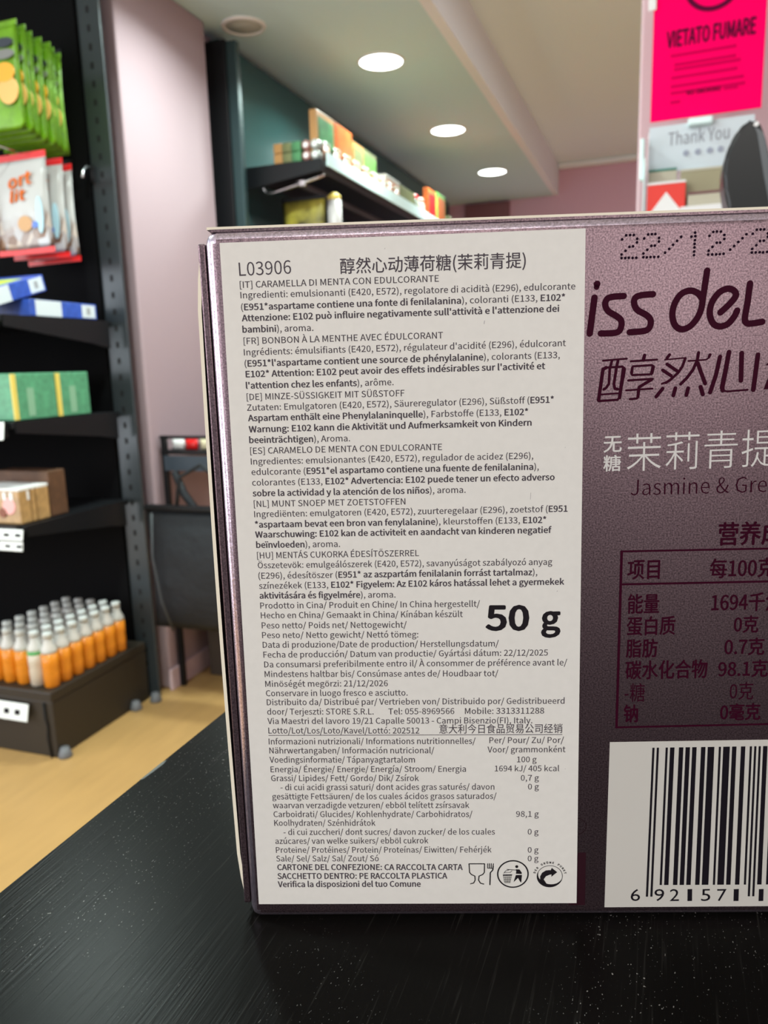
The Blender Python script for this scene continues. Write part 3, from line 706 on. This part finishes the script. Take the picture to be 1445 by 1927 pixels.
# green cartons
GR = mat('green_board', (.085, .30, .16), .45, noise=60, amp=.18); YE = mat('yellow_edge', (.75, .58, .12), .5)
for k, (y0, y1) in enumerate(((1.655, 1.815), (1.82, 1.955))):
    t, a, b, h = pack('tea_carton', ['green carton with yellow corner stripe at the shelf front', 'green carton with yellow corner stripe at the shelf back, behind the first'][k], 'box', -1.84, -1.652, y0, y1, .983, 1.11, GR, 'green cartons')
    obj('corner_stripe', bx(a-.004, a+.0012, -b-.0008, -b+.014, .002, h-.002), YE, t)
    obj('pale_panel', bx(a, a+.0006, -b+.05, -b+.075, .01, h-.04), mat('pale_green', (.22, .42, .27), .5), t)
t, a, b, h = pack('tea_carton', 'green carton at the left edge of the picture beside the other green ones', 'box', -2.03, -1.845, 1.655, 1.80, .983, 1.11, GR, 'green cartons')
obj('corner_stripe', bx(a-.006, a+.001, -b-.001, -b+.004, .002, h-.002), YE, t)
# blue boxes
BL = mat('blue_board', (.03, .085, .42), .4, noise=50, amp=.2); WB = mat('white_board_print', (.62, .68, .72), .45)
def blue_box(label, loc, rot, ln):
    t = thing('biscuit_box', label, 'box', loc, 0, 'blue boxes on the upper shelf'); t.rotation_euler = rot
    obj('carton_body', bx(-.15, 0, 0, ln, 0, .045, .002), BL, t)
    obj('white_panel', bx(-.0005, .0007, .02, .12*ln/.27, .001, .044), WB, t)
    p = obj('end_panel', bx(-.0005, .0007, ln-.065, ln-.008, .004, .041), WB, t)
    obj('panel_mark', bx(.0007, .0012, ln-.045, ln-.03, .013, .033), mat('grey_mark', (.32, .33, .35), .5), p)
    return t
blue_box('flat blue and white box lying on the upper shelf', (-1.65, 1.75, 1.2655), (0, 0, 0), .27)
t = blue_box('blue and white box leaning tilted on top of the flat one', (-1.665, 1.60, 1.272), (math.radians(15.5), 0, math.radians(3)), .26)
obj('yellow_top_print', bx(-.145, -.02, .03, .2, .045, .0457), mat('lime_print', (.55, .66, .08), .4), t)

# hanging bags
def pouch(wd, ht, th, nx=10, nz=14, seed=0):
    rnd = random.Random(seed); bm = bmesh.new(); g = {}
    for s in (0, 1):
        for i in range(nx+1):
            for j in range(nz+1):
                u, v = i/nx, j/nz
                if s and (i in (0, nx) or j in (0, nz)): g[s, i, j] = g[0, i, j]; continue
                k = (math.sin(PI*u)**.55)*(math.sin(PI*min(max((v-.03)/.9, 0), 1))**.6)
                y = (-1 if s == 0 else 1)*(.0008+th/2*k*(1+.12*rnd.uniform(-1, 1)))
                w_ = wd*(1-.05*math.sin(PI*v))
                g[s, i, j] = bm.verts.new((-wd/2+(wd-w_)/2+w_*u, y, ht*v))
    for s in (0, 1):
        for i in range(nx):
            for j in range(nz):
                f = [g[s, i, j], g[s, i+1, j], g[s, i+1, j+1], g[s, i, j+1]]
                if s: f.reverse()
                bm.faces.new(f)
    return bm
LIME = mat('lime_foil', (.15, .34, .008), .38, noise=26, amp=.22, bump=.002)
RED = mat('red_foil', (.75, .012, .012), .3)
def disc_part(name, m, parent, c, rx, rz, y):
    n = 20; vs = [(c[0]+rx*math.cos(2*PI*i/n), y, c[1]+rz*math.sin(2*PI*i/n)) for i in range(n)]
    vs += [(a, y+.0015, b_) for a, _, b_ in vs]
    return obj(name, (vs, [tuple(range(n)), tuple(range(2*n-1, n-1, -1))] + [(i, i+n, (i+1) % n+n, (i+1) % n) for i in range(n)]), m, parent)
def make_green(ch_x=0):
    t = thing('snack_bag', 'x', 'bag', (0, 0, 0), 0, 'lime green snack bags hanging in a row')
    obj('pouch', pouch(.20, .27, .019), LIME, t, True)
    obj('top_seal', bx(-.1, .1, -.001, .001, .262, .275), LIME, t)
    disc_part('oval_badge', mat('dark_oval', (.03, .035, .05), .4), t, (.058, .219), .034, .012, -.0125)
    disc_part('grey_badge', mat('grey_oval', (.2, .2, .19), .4), t, (.058, .190), .036, .012, -.0145)
    disc_part('fruit_print', mat('orange_print', (.88, .38, .03), .4), t, (.055, .145), .035, .024, -.016)
    disc_part('peach_print', mat('peach_print', (.85, .45, .14), .4), t, (.062, .10), .034, .035, -.0155)
    return t
g0 = make_green()
gl = ['lime green snack bag at the very front of the hanging row', 'lime green snack bag, second in the hanging row', 'lime green snack bag, third in the hanging row', 'lime green snack bag, fourth in the hanging row',
      'lime green snack bag, fifth in the hanging row', 'lime green snack bag, sixth in the hanging row', 'lime green snack bag at the back of the hanging row, touching the panel']
for k in range(7):
    p = (-1.757-.0*k+random.uniform(-.006, .006), 1.82+.0275*k, 1.762-.0045*k); r = (random.uniform(-.004, .004), random.uniform(-.02, .02)+.01, random.uniform(-.008, .008))
    if k == 0: g0.location = p; g0['label'] = gl[0]
    else: dup(g0, p, gl[k], r)
def snack_print():
    m = bpy.data.materials.new('nut_print_foil'); m.use_nodes = True; nt = m.node_tree; b = nt.nodes['Principled BSDF']
    tc = nt.nodes.new('ShaderNodeTexCoord'); vo = nt.nodes.new('ShaderNodeTexVoronoi'); vo.inputs['Scale'].default_value = 34
    r = nt.nodes.new('ShaderNodeValToRGB'); e = r.color_ramp.elements
    e[0].color = (.62, .40, .22, 1); e[1].color = (.17, .12, .11, 1); x = e.new(.45); x.color = (.55, .55, .58, 1); x = e.new(.7); x.color = (.25, .13, .07, 1)
    sep = nt.nodes.new('ShaderNodeSeparateXYZ'); mr = nt.nodes.new('ShaderNodeMapRange'); mr.inputs[1].default_value = .10; mr.inputs[2].default_value = .16
    nz = nt.nodes.new('ShaderNodeTexNoise'); nz.inputs['Scale'].default_value = 18
    ad = nt.nodes.new('ShaderNodeMath'); ad.operation = 'MULTIPLY_ADD'; ad.inputs[1].default_value = .09; 
    mx = nt.nodes.new('ShaderNodeMix'); mx.data_type = 'RGBA'; mx.inputs[7].default_value = (.50, .49, .48, 1)
    nt.links.new(tc.outputs['Object'], vo.inputs['Vector']); nt.links.new(vo.outputs['Color'], r.inputs[0]); nt.links.new(tc.outputs['Object'], sep.inputs[0]); nt.links.new(tc.outputs['Object'], nz.inputs['Vector'])
    nt.links.new(nz.outputs['Fac'], ad.inputs[0]); nt.links.new(sep.outputs[2], ad.inputs[2]); nt.links.new(ad.outputs[0], mr.inputs[0])
    nt.links.new(mr.outputs[0], mx.inputs[0]); nt.links.new(r.outputs[0], mx.inputs[6]); nt.links.new(mx.outputs[2], b.inputs['Base Color'])
    b.inputs['Roughness'].default_value = .25
    return m
def text_part(name, text, m, parent, x0, x1, z0, z1, y, skew=0, rot=0, off=0.02):
    V, Fc = glyphs(text, 'noto', off, 2); xa = min(v[0] for v in V); xb = max(v[0] for v in V); ya = min(v[1] for v in V); yb = max(v[1] for v in V)
    cr, sr = math.cos(rot), math.sin(rot); out = []
    for u, v, li in V:
        a = (u-xa)/(xb-xa)*(x1-x0)+skew*(v-ya)/(yb-ya)*(z1-z0); b_ = (v-ya)/(yb-ya)*(z1-z0)
        out.append((x0+a*cr-b_*sr, y-li*5e-5, z0+a*sr+b_*cr))
    return obj(name, (out, Fc), m, parent)
ORP = mat('orange_script', (.62, .12, .004), .6, spec=.1)
NUT = snack_print()
r0 = thing('snack_bag', 'white and red nut snack bag with orange script, front of its row', 'bag', (-1.762, 1.88, 1.462), 0, 'white and red snack bags hanging in a row')
obj('pouch', pouch(.205, .25, .024, seed=4), NUT, r0, True)
obj('top_seal', bx(-.102, .102, -.0012, .0012, .245, .263), RED, r0); obj('bottom_seal', bx(-.102, .102, -.0012, .0012, -.012, .004), RED, r0)
text_part('script_line', 'ort', ORP, r0, -.03, .058, .165, .20, -.0155, .25, .12, .012); text_part('script_line', 'lit', ORP, r0, -.028, .03, .128, .162, -.0165, .35, .1, .012)
disc_part('shine_print', mat('light_blue_print', (.45, .68, .78), .3), r0, (.072, .09), .012, .05, -.0135)
disc_part('blue_print', mat('blue_print', (.10, .2, .6), .4), r0, (.052, .065), .014, .009, -.0145)
disc_part('biscuit_print', mat('biscuit_print', (.58, .33, .16), .5), r0, (.018, .07), .026, .022, -.0148)
dup(r0, (-1.762, 1.938, 1.456), 'white and red nut snack bag, middle of its row', (0, .015, .03)); dup(r0, (-1.764, 1.99, 1.448), 'white and red nut snack bag, back of its row', (0, -.01, -.03))
for z in (2.044, 1.732):
    hk = obj('hook_wire', tube([(-.13, .435, z), (-.13, .17, z), (-.13, .15, z+.006), (-.13, .145, z+.02)], .0025), M['chrome'], A, True)
    obj('hook_plate', bx(-.15, -.11, .431, .435, z-.02, z+.02, .001), M['black'], hk)
hk = obj('hook_wire', tube([(-.038, .435, 1.72), (-.038, .405, 1.718), (-.034, .385, 1.70), (-.028, .375, 1.68)], .004), M['chrome'], A, True)
obj('hook_plate', bx(-.045, -.031, .432, .435, 1.68, 1.73, .001), M['black'], hk)

# ------------------------------------------------------------------ rack and black bag beside the pillar
R_k = thing('small_rack', 'small black metal rack with packets on its tray beside the pink pillar', 'rack', (-1.39, 2.4, 0))
for sx in (-1, 1):
    for sy in (-1, 1): obj('leg', bx(sx*.19-.009, sx*.19+.009, sy*.19-.009, sy*.19+.009, 0, .892, .002), M['black'], R_k)
obj('tray_rim', bx(-.2, .2, -.2, -.192, .882, .892), M['black'], R_k); obj('tray_rim', bx(-.2, .2, .192, .2, .882, .892), M['black'], R_k)
obj('tray', bx(-.2, .2, -.2, .2, .83, .842), M['black'], R_k)
obj('drawer_front', bx(-.185, .2, -.205, -.197, .775, .825), mat('slate_panel', (.045, .06, .08), .4), R_k)
obj('lower_shelf', bx(-.2, .2, -.2, .2, .26, .275), M['black'], R_k)
obj('strap', tube([(-.15, -.2, .77), (-.11, -.215, .70), (-.04, -.225, .62), (-.01, -.225, .56)], .014, 6), M['blackr'], R_k, True)
for k, (x, m, lab) in enumerate(((-.150, M['white'], 'white packet on the small rack tray, leftmost'), (-.098, RED, 'small red packet on the small rack tray'), (-.040, mat('cream_pack', (.75, .68, .45), .5), 'cream packet on the small rack tray'))):
    t = thing('packet', lab, 'packet', (-1.39+x, 2.235, .8425), 0, 'packets on the small rack')
    obj('wrapper', pouch(.05, .034, .02, 6, 6, k), m, t, True); obj('seal', bx(-.024, .024, -.001, .001, .032, .037), m, t)
t = thing('jar', 'white lidded jar standing at the back of the small rack', 'jar', (-1.30, 2.52, .8425))
obj('jar_body', lathe([(0, 0), (.035, 0), (.037, .01), (.037, .08), (.03, .09), (0, .09)], 18), mat('pale_yellow', (.75, .72, .48), .4), t, True)
obj('lid', lathe([(0, .0905), (.034, .0905), (.034, .11), (.03, .113), (0, .113)], 18), M['white'], t, True)
# big black bag hung on the rack's front
bm = pouch(.40, .40, .10, 12, 14, 9)
t = thing('black_bag', 'large black fabric bag hanging in front of the rack and the pillar foot', 'bag', (-1.372, 2.07, .27))
obj('bag_body', bm, M['blackr'], t, True)
obj('bag_rim', bx(-.2, .2, -.012, .012, .395, .412, .004), M['black'], t)
obj('side_piping', tube([(-.155, -.03, .39), (-.15, -.052, .25), (-.13, -.05, .10), (-.11, -.03, .0)], .004, 6), mat('grey_piping', (.045, .05, .055), .5), t, True)
obj('handle', tube([(-.08, 0, .41), (-.07, .01, .50), (0, .03, .54), (.07, .01, .50), (.08, 0, .41)], .007, 6), M['blackr'], t, True)
obj('metal_clip', bx(.06, .10, -.018, -.012, .36, .385, .003), M['chrome'], t)
t = thing('floor_carton', 'dark brown carton lying on the floor beside the pillar foot', 'box', (-1.40, 2.42, 0))
obj('carton_body', bx(-.14, .16, -.10, .10, 0, .19, .004), mat('dark_brown_board', (.06, .045, .035), .6), t); obj('carton_flap', bx(-.14, .16, -.10, .10, .192, .195), bpy.data.materials['dark_brown_board'], t)

# ------------------------------------------------------------------ wall shelving B
B_ = thing('wall_shelving', 'tall wall shelving with teal back panel and black top shelf under the ceiling', 'shelf', (-1.62, 2.74, 0))
def b_(name, x0, x1, y0, y1, z0, z1, m, bev=0, par=None): return obj(name, bx(x0+1.62, x1+1.62, y0-2.74, y1-2.74, z0, z1, bev), m, par or B_)
b_('upright', -1.645, -1.555, 2.735, 2.775, 0, 2.29, M['black'], .003)
b_('upright', -1.555, -1.515, 2.745, 2.775, 0, 2.285, M['tealpost'], .003)
b_('back_panel', -1.645, -1.60, 2.775, 6.1, 0, 2.31, M['teal'])
b_('shelf_board', -1.60, -1.24, 2.85, 5.0, 1.855, 1.872, M['black'], .002)
b_('front_edge', -1.262, -1.24, 2.86, 5.0, 1.825, 1.855, M['black'], .002)
b_('price_rail', -1.2395, -1.232, 2.90, 4.72, 1.855, 1.905, M['rail'], .001)
b_('under_rail', -1.36, -1.34, 2.88, 5.0, 1.79, 1.81, mat('grey_rail', (.09, .09, .1), .4), .002)
br = obj('shelf_bracket', prism([(0, 0), (.36, 0), (.36, -.028), (.0, -.075)], 0, .004), M['black'], B_, loc=(.02, .106, 1.858))
for zt in (1.45, 1.05, .6): b_('shelf_board', -1.60, -1.24, 2.85, 5.0, zt, zt+.02, M['black'], .002)
# goods on the top shelf
def up_carton(label, y0, y1, z1, m, m2, x1=-1.262, dx=.03, z0=1.873, name='snack_carton', grp='boxes along the front of the top shelf'):
    t = thing(name, label, 'box', (x1-dx/2, (y0+y1)/2, z0), 0, grp)
    b2 = (y1-y0)/2
    obj('carton_body', bx(-dx/2, dx/2, -b2, b2, 0, z1-z0, .002), m, t)
    obj('printed_panel', bx(dx/2, dx/2+.0012, -b2+.014, b2-.014, .02, z1-z0-.022), m2, t)
    return t
cG = mat('carton_green', (.055, .19, .075), .4, noise=30, amp=.35); cO = mat('carton_orange', (.44, .10, .02), .4, noise=30, amp=.25); cOl = mat('carton_olive', (.13, .14, .055), .4, noise=30, amp=.25)
cBd = mat('carton_orange_border', (.38, .19, .06), .45); cLm = mat('carton_lime', (.11, .33, .05), .4, noise=30, amp=.25); cW = mat('carton_cream', (.34, .30, .26), .45)
up_carton('tall green box with orange border, first along the top shelf front', 2.875, 3.045, 2.055, cBd, cG)
up_carton('tall orange box beside the green one on the top shelf', 3.05, 3.235, 2.055, cO, cO)
up_carton('olive box after the orange one on the top shelf', 3.24, 3.365, 2.03, cBd, cOl)
up_carton('bright lime green box after the olive one on the top shelf', 3.37, 3.53, 2.03, cOl, cLm)
up_carton('small white and red box in the middle of the top shelf front', 3.56, 3.64, 1.965, cW, RED)
up_carton('orange box with cream top in the middle of the top shelf', 3.65, 3.86, 1.985, cW, cO)
up_carton('olive box near the far end of the top shelf', 3.88, 4.1, 1.98, cOl, cOl)
up_carton('orange and red box near the far end of the top shelf', 4.36, 4.52, 2.06, cO, RED)
up_carton('green edged box last on the top shelf, behind the red one', 4.54, 4.72, 2.07, cLm, cO)
tubm = mat('clear_tub', (.38, .40, .33), .2, trans=.3); lidm = mat('cream_lid', (.42, .45, .36), .35); fill = mat('candy_fill', (.28, .11, .055), .5, noise=60, amp=.4)
t0 = thing('candy_tub', 'x', 'tub', (0, 0, 0), 0, 'clear candy tubs along the shelf lip')
obj('tub_wall', lathe([(0, 0), (.0085, 0), (.0085, .06), (0, .06)], 14), fill, t0, True)
for nm, z_ in (('tub_rim', .0605), ('tub_lid', .066)): obj(nm, lathe([(0, z_), (.0095, z_), (.0095, z_+.005), (0, z_+.005)], 14), lidm, t0, True)
for i, ch in enumerate(t0.children): ch.scale = (1, 3.6, 1)
for k in range(9):
    p = (-1.2505, 2.93+.105*k, 1.873); lab = 'small clear tub with cream lid, %s along the top shelf lip' % ['first', 'second', 'third', 'fourth', 'fifth', 'sixth', 'seventh', 'eighth', 'ninth'][k]
    if k == 0: t0.location = p; t0['label'] = lab
    else: dup(t0, p, lab)
for k, (y, z, m, lab) in enumerate(((4.15, 1.873, RED, 'round red lidded jar on the far part of the top shelf'), (4.25, 1.873, mat('pink_candy', (.75, .35, .28), .4), 'pink jar on the far part of the top shelf'), (4.84, 1.873, cOl, 'olive jar at the far end of the top shelf'))):
    t = thing('candy_jar', lab, 'jar', (-1.29, y, z))
    obj('jar_body', lathe([(0, 0), (.036, 0), (.038, .01), (.038, .075), (.03, .088), (0, .088)], 18), tubm if k == 0 else m, t, True)
    obj('lid', lathe([(0, .0885), (.034, .0885), (.034, .105), (.028, .11), (0, .11)], 18), m, t, True)
# stack at the near end
xs = [(-1.440, -1.405, cBd, 'orange'), (-1.403, -1.366, cOl, 'olive'), (-1.364, -1.327, cG, 'green')]
for x0, x1, m, nm in xs:
    for k in range(2):
        t = thing('small_packet', '%s small box on the near end of the top shelf, %s of its stack' % (nm, ['bottom', 'top'][k]), 'box', ((x0+x1)/2, 2.90, 1.873+.037*k), 0, 'small stacked boxes at the near end')
        obj('carton_body', bx(-(x1-x0)/2, (x1-x0)/2, -.04, .04, 0, .0355, .002), m, t); obj('end_flap', bx(-(x1-x0)/2+.004, (x1-x0)/2-.004, -.0412, -.04, .004, .032), m, t)
for i in range(2):
    for k in range(2):
        t = thing('candy_roll', '%s candy roll with round end, %s on the shelf end' % (['pink', 'pale'][i], ['lower', 'upper'][k]), 'candy', (-1.305+.037*i, 2.90, 1.873+.0185+.037*k), 0, 'candy rolls at the near end')
        m = [mat('pink_roll', (.33, .16, .14), .4), mat('pale_roll', (.34, .36, .34), .35)][i]
        o = obj('roll_body', lathe([(0, -.04), (.016, -.04), (.018, -.036), (.018, .036), (.016, .04), (0, .04)], 16), m, t, True, rot=(PI/2, 0, 0))
        obj('roll_end', lathe([(0, -.001), (.009, -.001), (.009, .001), (0, .001)], 12), M['white'], t, rot=(PI/2, 0, 0), loc=(0, -.0405, 0))
# below the top shelf
t = thing('wire_hanger', 'bent chrome wire rail below the near end of the top shelf', 'rail', (-1.50, 2.88, 1.80))
obj('wire', tube([(0, 0, .03), (.0, 0, -.005), (.012, 0, -.022), (.04, 0, -.025), (.17, 0, .0), (.26, 0, .02)], .006, 8), M['chrome'], t, True)
obj('wire_clip', bx(.155, .18, -.01, .01, -.014, .01, .003), M['chrome'], t)
t = thing('sweets_bag', 'dark olive and yellow bag hanging under the top shelf', 'bag', (-1.375, 2.97, 1.56))
obj('pouch', pouch(.19, .20, .03, seed=3), mat('olive_black_foil', (.10, .09, .035), .35, noise=14, amp=.9, color2=(.42, .36, .05)), t, True); obj('top_seal', bx(-.095, .095, -.001, .001, .195, .21), M['black'], t)
t = thing('cream_tube', 'white tube with yellow end hanging beside the dark bag under the top shelf', 'tube', (-1.255, 3.0, 1.60))
obj('tube_body', lathe([(0, 0), (.025, 0), (.028, .02), (.028, .15), (0, .15)], 18), mat('pale_tube', (.48, .45, .44), .4), t, True); obj('tube_cap', lathe([(0, .151), (.027, .151), (.027, .165), (.012, .178), (0, .178)], 18), YE, t, True)

# ------------------------------------------------------------------ signs and display on the right
PKS = mat('fluorescent_pink_paper', (1.0, .0, .125), .9, spec=.05)
PKL = mat('faded_pink_print', (.62, .0, .08), .9, spec=.05); PKD = mat('dark_print_on_pink', (.10, .004, .035), .9, spec=.05)
t = thing('no_smoking_sign', 'fluorescent pink paper sign reading VIETATO FUMARE with crossed circle', 'sign', (-.036, 1.452, 1.482), math.radians(-2))
obj('paper', bx(0, .166, -.0006, .0006, 0, .25), PKS, t)
text_part('printed_text', 'VIETATO FUMARE', PKD, t, .021, .152, .108, .134, -.0012, .0, .0, .015)
for k, (x0, x1, z) in enumerate(((.028, .125, .094), (.034, .125, .080), (.034, .132, .073), (.030, .128, .061), (.030, .138, .048), (.030, .14, .038), (.03, .045, .024), (.11, .13, .034))):
    obj('small_print', bx(x0, x1, -.0012, -.0006, z, z+.0045), PKL, t)
text_part('printed_text', 'NO SMOKING', PKD, t, .055, .105, .034, .041, -.0014, off=.01)
n = 40; vs = []; fc = []
for i in range(n):
    a = 2*PI*i/n
    for r in (.044, .037): vs.append((.088+r*math.cos(a), -.0013, .196+r*math.sin(a)))
for i in range(n): fc.append((2*i, (2*i+2) % (2*n), (2*i+3) % (2*n), 2*i+1))
obj('prohibition_ring', (vs, fc), PKD, t)
obj('prohibition_bar', ([(.058, -.0014, .228), (.063, -.0014, .233), (.118, -.0014, .164), (.112, -.0014, .160)], [(0, 1, 2, 3)]), PKD, t)
obj('cigarette_mark', bx(.062, .108, -.0013, -.0007, .192, .200), PKD, t)
obj('tape_tab', bx(-.008, .004, -.003, -.001, .168, .186, .001), M['white'], t)

ACR = mat('clear_acrylic', (.93, .98, .99), .05, trans=.92, spec=.5)
ACE = mat('acrylic_edge', (.80, 1.0, 1.0), .1, trans=.1)
D = thing('acrylic_display', 'clear acrylic counter display holding packs below the pink sign', 'display', (-.040, 1.44, CT))
obj('back_plate', bx(0, .166, .018, .020, 0, .44, .0008), ACR, D)
obj('foot_plate', bx(0, .166, -.05, .0175, .0005, .003), ACR, D)
obj('side_plate', bx(-.0022, -.0002, -.05, .020, .0, .385), ACE, D); obj('side_plate', bx(.128, .130, -.05, .0178, .004, .33), ACE, D)
obj('shelf_plate', bx(0, .1278, -.05, .0175, .262, .265), ACR, D)
for x0, x1, z0, z1 in ((.062, .100, .436, .448), (.058, .088, .352, .366)): obj('clip', bx(x0, x1, -.008, .016, z0, z1, .003), ACE, D)
obj('side_clip', bx(-.010, -.0025, -.012, .01, .36, .425, .003), ACE, D)
obj('front_lip', bx(.055, .1278, -.054, -.0503, .265, .305), M['white'], D)
t = thing('thank_you_card', 'white paper card with grey writing, clipped under the pink sign', 'card', (-.037, 1.449, CT+.372), math.radians(-2))
obj('paper', bx(0, .158, -.0005, .0005, 0, .072), mat('white_paper', (.60, .67, .72), .5), t)
gp = mat('grey_print', (.22, .23, .27), .5)
text_part('printed_text', 'Thank You', gp, t, .03, .122, .040, .062, -.001, off=.0)
for x in (.058, .076, .094, .110): disc_part('dot_mark', mat('blue_grey_dot', (.30, .33, .42), .5), t, (x, .026), .0045, .0045, -.002)
def cpack(label, x0, x1, y0, y1, z0, z1, m, m2=None):
    t = thing('small_pack', label, 'pack', ((x0+x1)/2, (y0+y1)/2, z0), 0, 'packs in the acrylic display')
    a, b, h = (x1-x0)/2, (y1-y0)/2, z1-z0
    obj('pack_body', bx(-a, a, -b, b, 0, h, .001), m, t)
    obj('pack_lid', bx(-a, a, -b, b, h+.0001, h+.004, .0008), m2 or m, t)
    return t, a, b, h
zs = CT+.2655
t, a, b, h = cpack('red pack with white roof-shaped emblem in the acrylic display', -.036, .022, 1.392, 1.412, zs, 1.372, mat('pack_red', (.78, .03, .015), .4), M['white'])
obj('white_emblem', ([(-a, -b-.0006, 0), (-a+.002, -b-.0006, .03), (0, -b-.0006, h-.012), (a-.002, -b-.0006, .03), (a, -b-.0006, 0)], [(0, 1, 2, 3, 4)]), M['white'], t)
crm = mat('pack_cream', (.50, .47, .36), .45)
cpack('cream pack in the acrylic display, right of the red one', .026, .085, 1.392, 1.412, zs, 1.352, crm, mat('pack_maroon', (.16, .05, .06), .4))
cpack('cream pack with green top at the back of the acrylic display', -.036, .008, 1.422, 1.440, zs, 1.398, crm, mat('pack_green', (.04, .22, .17), .4))
cpack('olive cream pack at the back right of the acrylic display', .014, .078, 1.416, 1.430, zs, 1.392, mat('pack_olive', (.33, .30, .18), .45), crm)

# curved black device on the counter
dz = []
def at_y(px, py, y):
    d = CF + CR*((px-CW/2)/F) - CU*((py-CH/2)/F); k = (y-CAM.y)/d.y; p = CAM+d*k; return (p.x, p.z)
prof = [at_y(px, py, .80) for px, py in ((1414, 233), (1400, 240), (1384, 256), (1370, 280), (1360, 308), (1357, 335), (1359, 365), (1366, 398), (1378, 440), (1392, 480))] 
prof += [(prof[-1][0], CT+.002)] + [(prof[-1][0]+.05, CT+.002)] + [at_y(px, py, .80) for px, py in ((1470, 440), (1460, 390), (1451, 340), (1443, 300), (1434, 262), (1424, 238))]
x_, z_ = prof[0]; prof = [(a-.06, b-CT) for a, b in prof]
t = thing('counter_device', 'black curved plastic till device standing on the counter in front of the signs', 'device', (.06, .80, CT))
obj('shell', prism(prof, -.02, .03, .003, 3), mat('black_plastic', (.012, .013, .014), .28), t)
obj('base_plate', bx(-.03, .06, -.04, .05, 0, .006, .002), M['black'], t)
obj('side_strip', prism([(a+.0, b) for a, b in [(prof[-1][0]-.004, prof[-1][1]-.004), (prof[-2][0]-.006, prof[-2][1]), (prof[-4][0]-.008, prof[-4][1]), (prof[-6][0]-.008, prof[-6][1]), (prof[-6][0]-.001, prof[-6][1]), (prof[-4][0]-.001, prof[-4][1]), (prof[-2][0]-.001, prof[-2][1])]], -.0215, -.0202), mat('highlight_grey', (.12, .13, .14), .25), t)  # painted highlight band: grey strip standing for gloss on the black shell
obj('screw', lathe([(0, -.001), (.002, -.001), (.002, .001), (0, .001)], 10), M['white'], t, rot=(PI/2, 0, 0), loc=(prof[0][0]+.002, -.0215, prof[0][1]-.006))
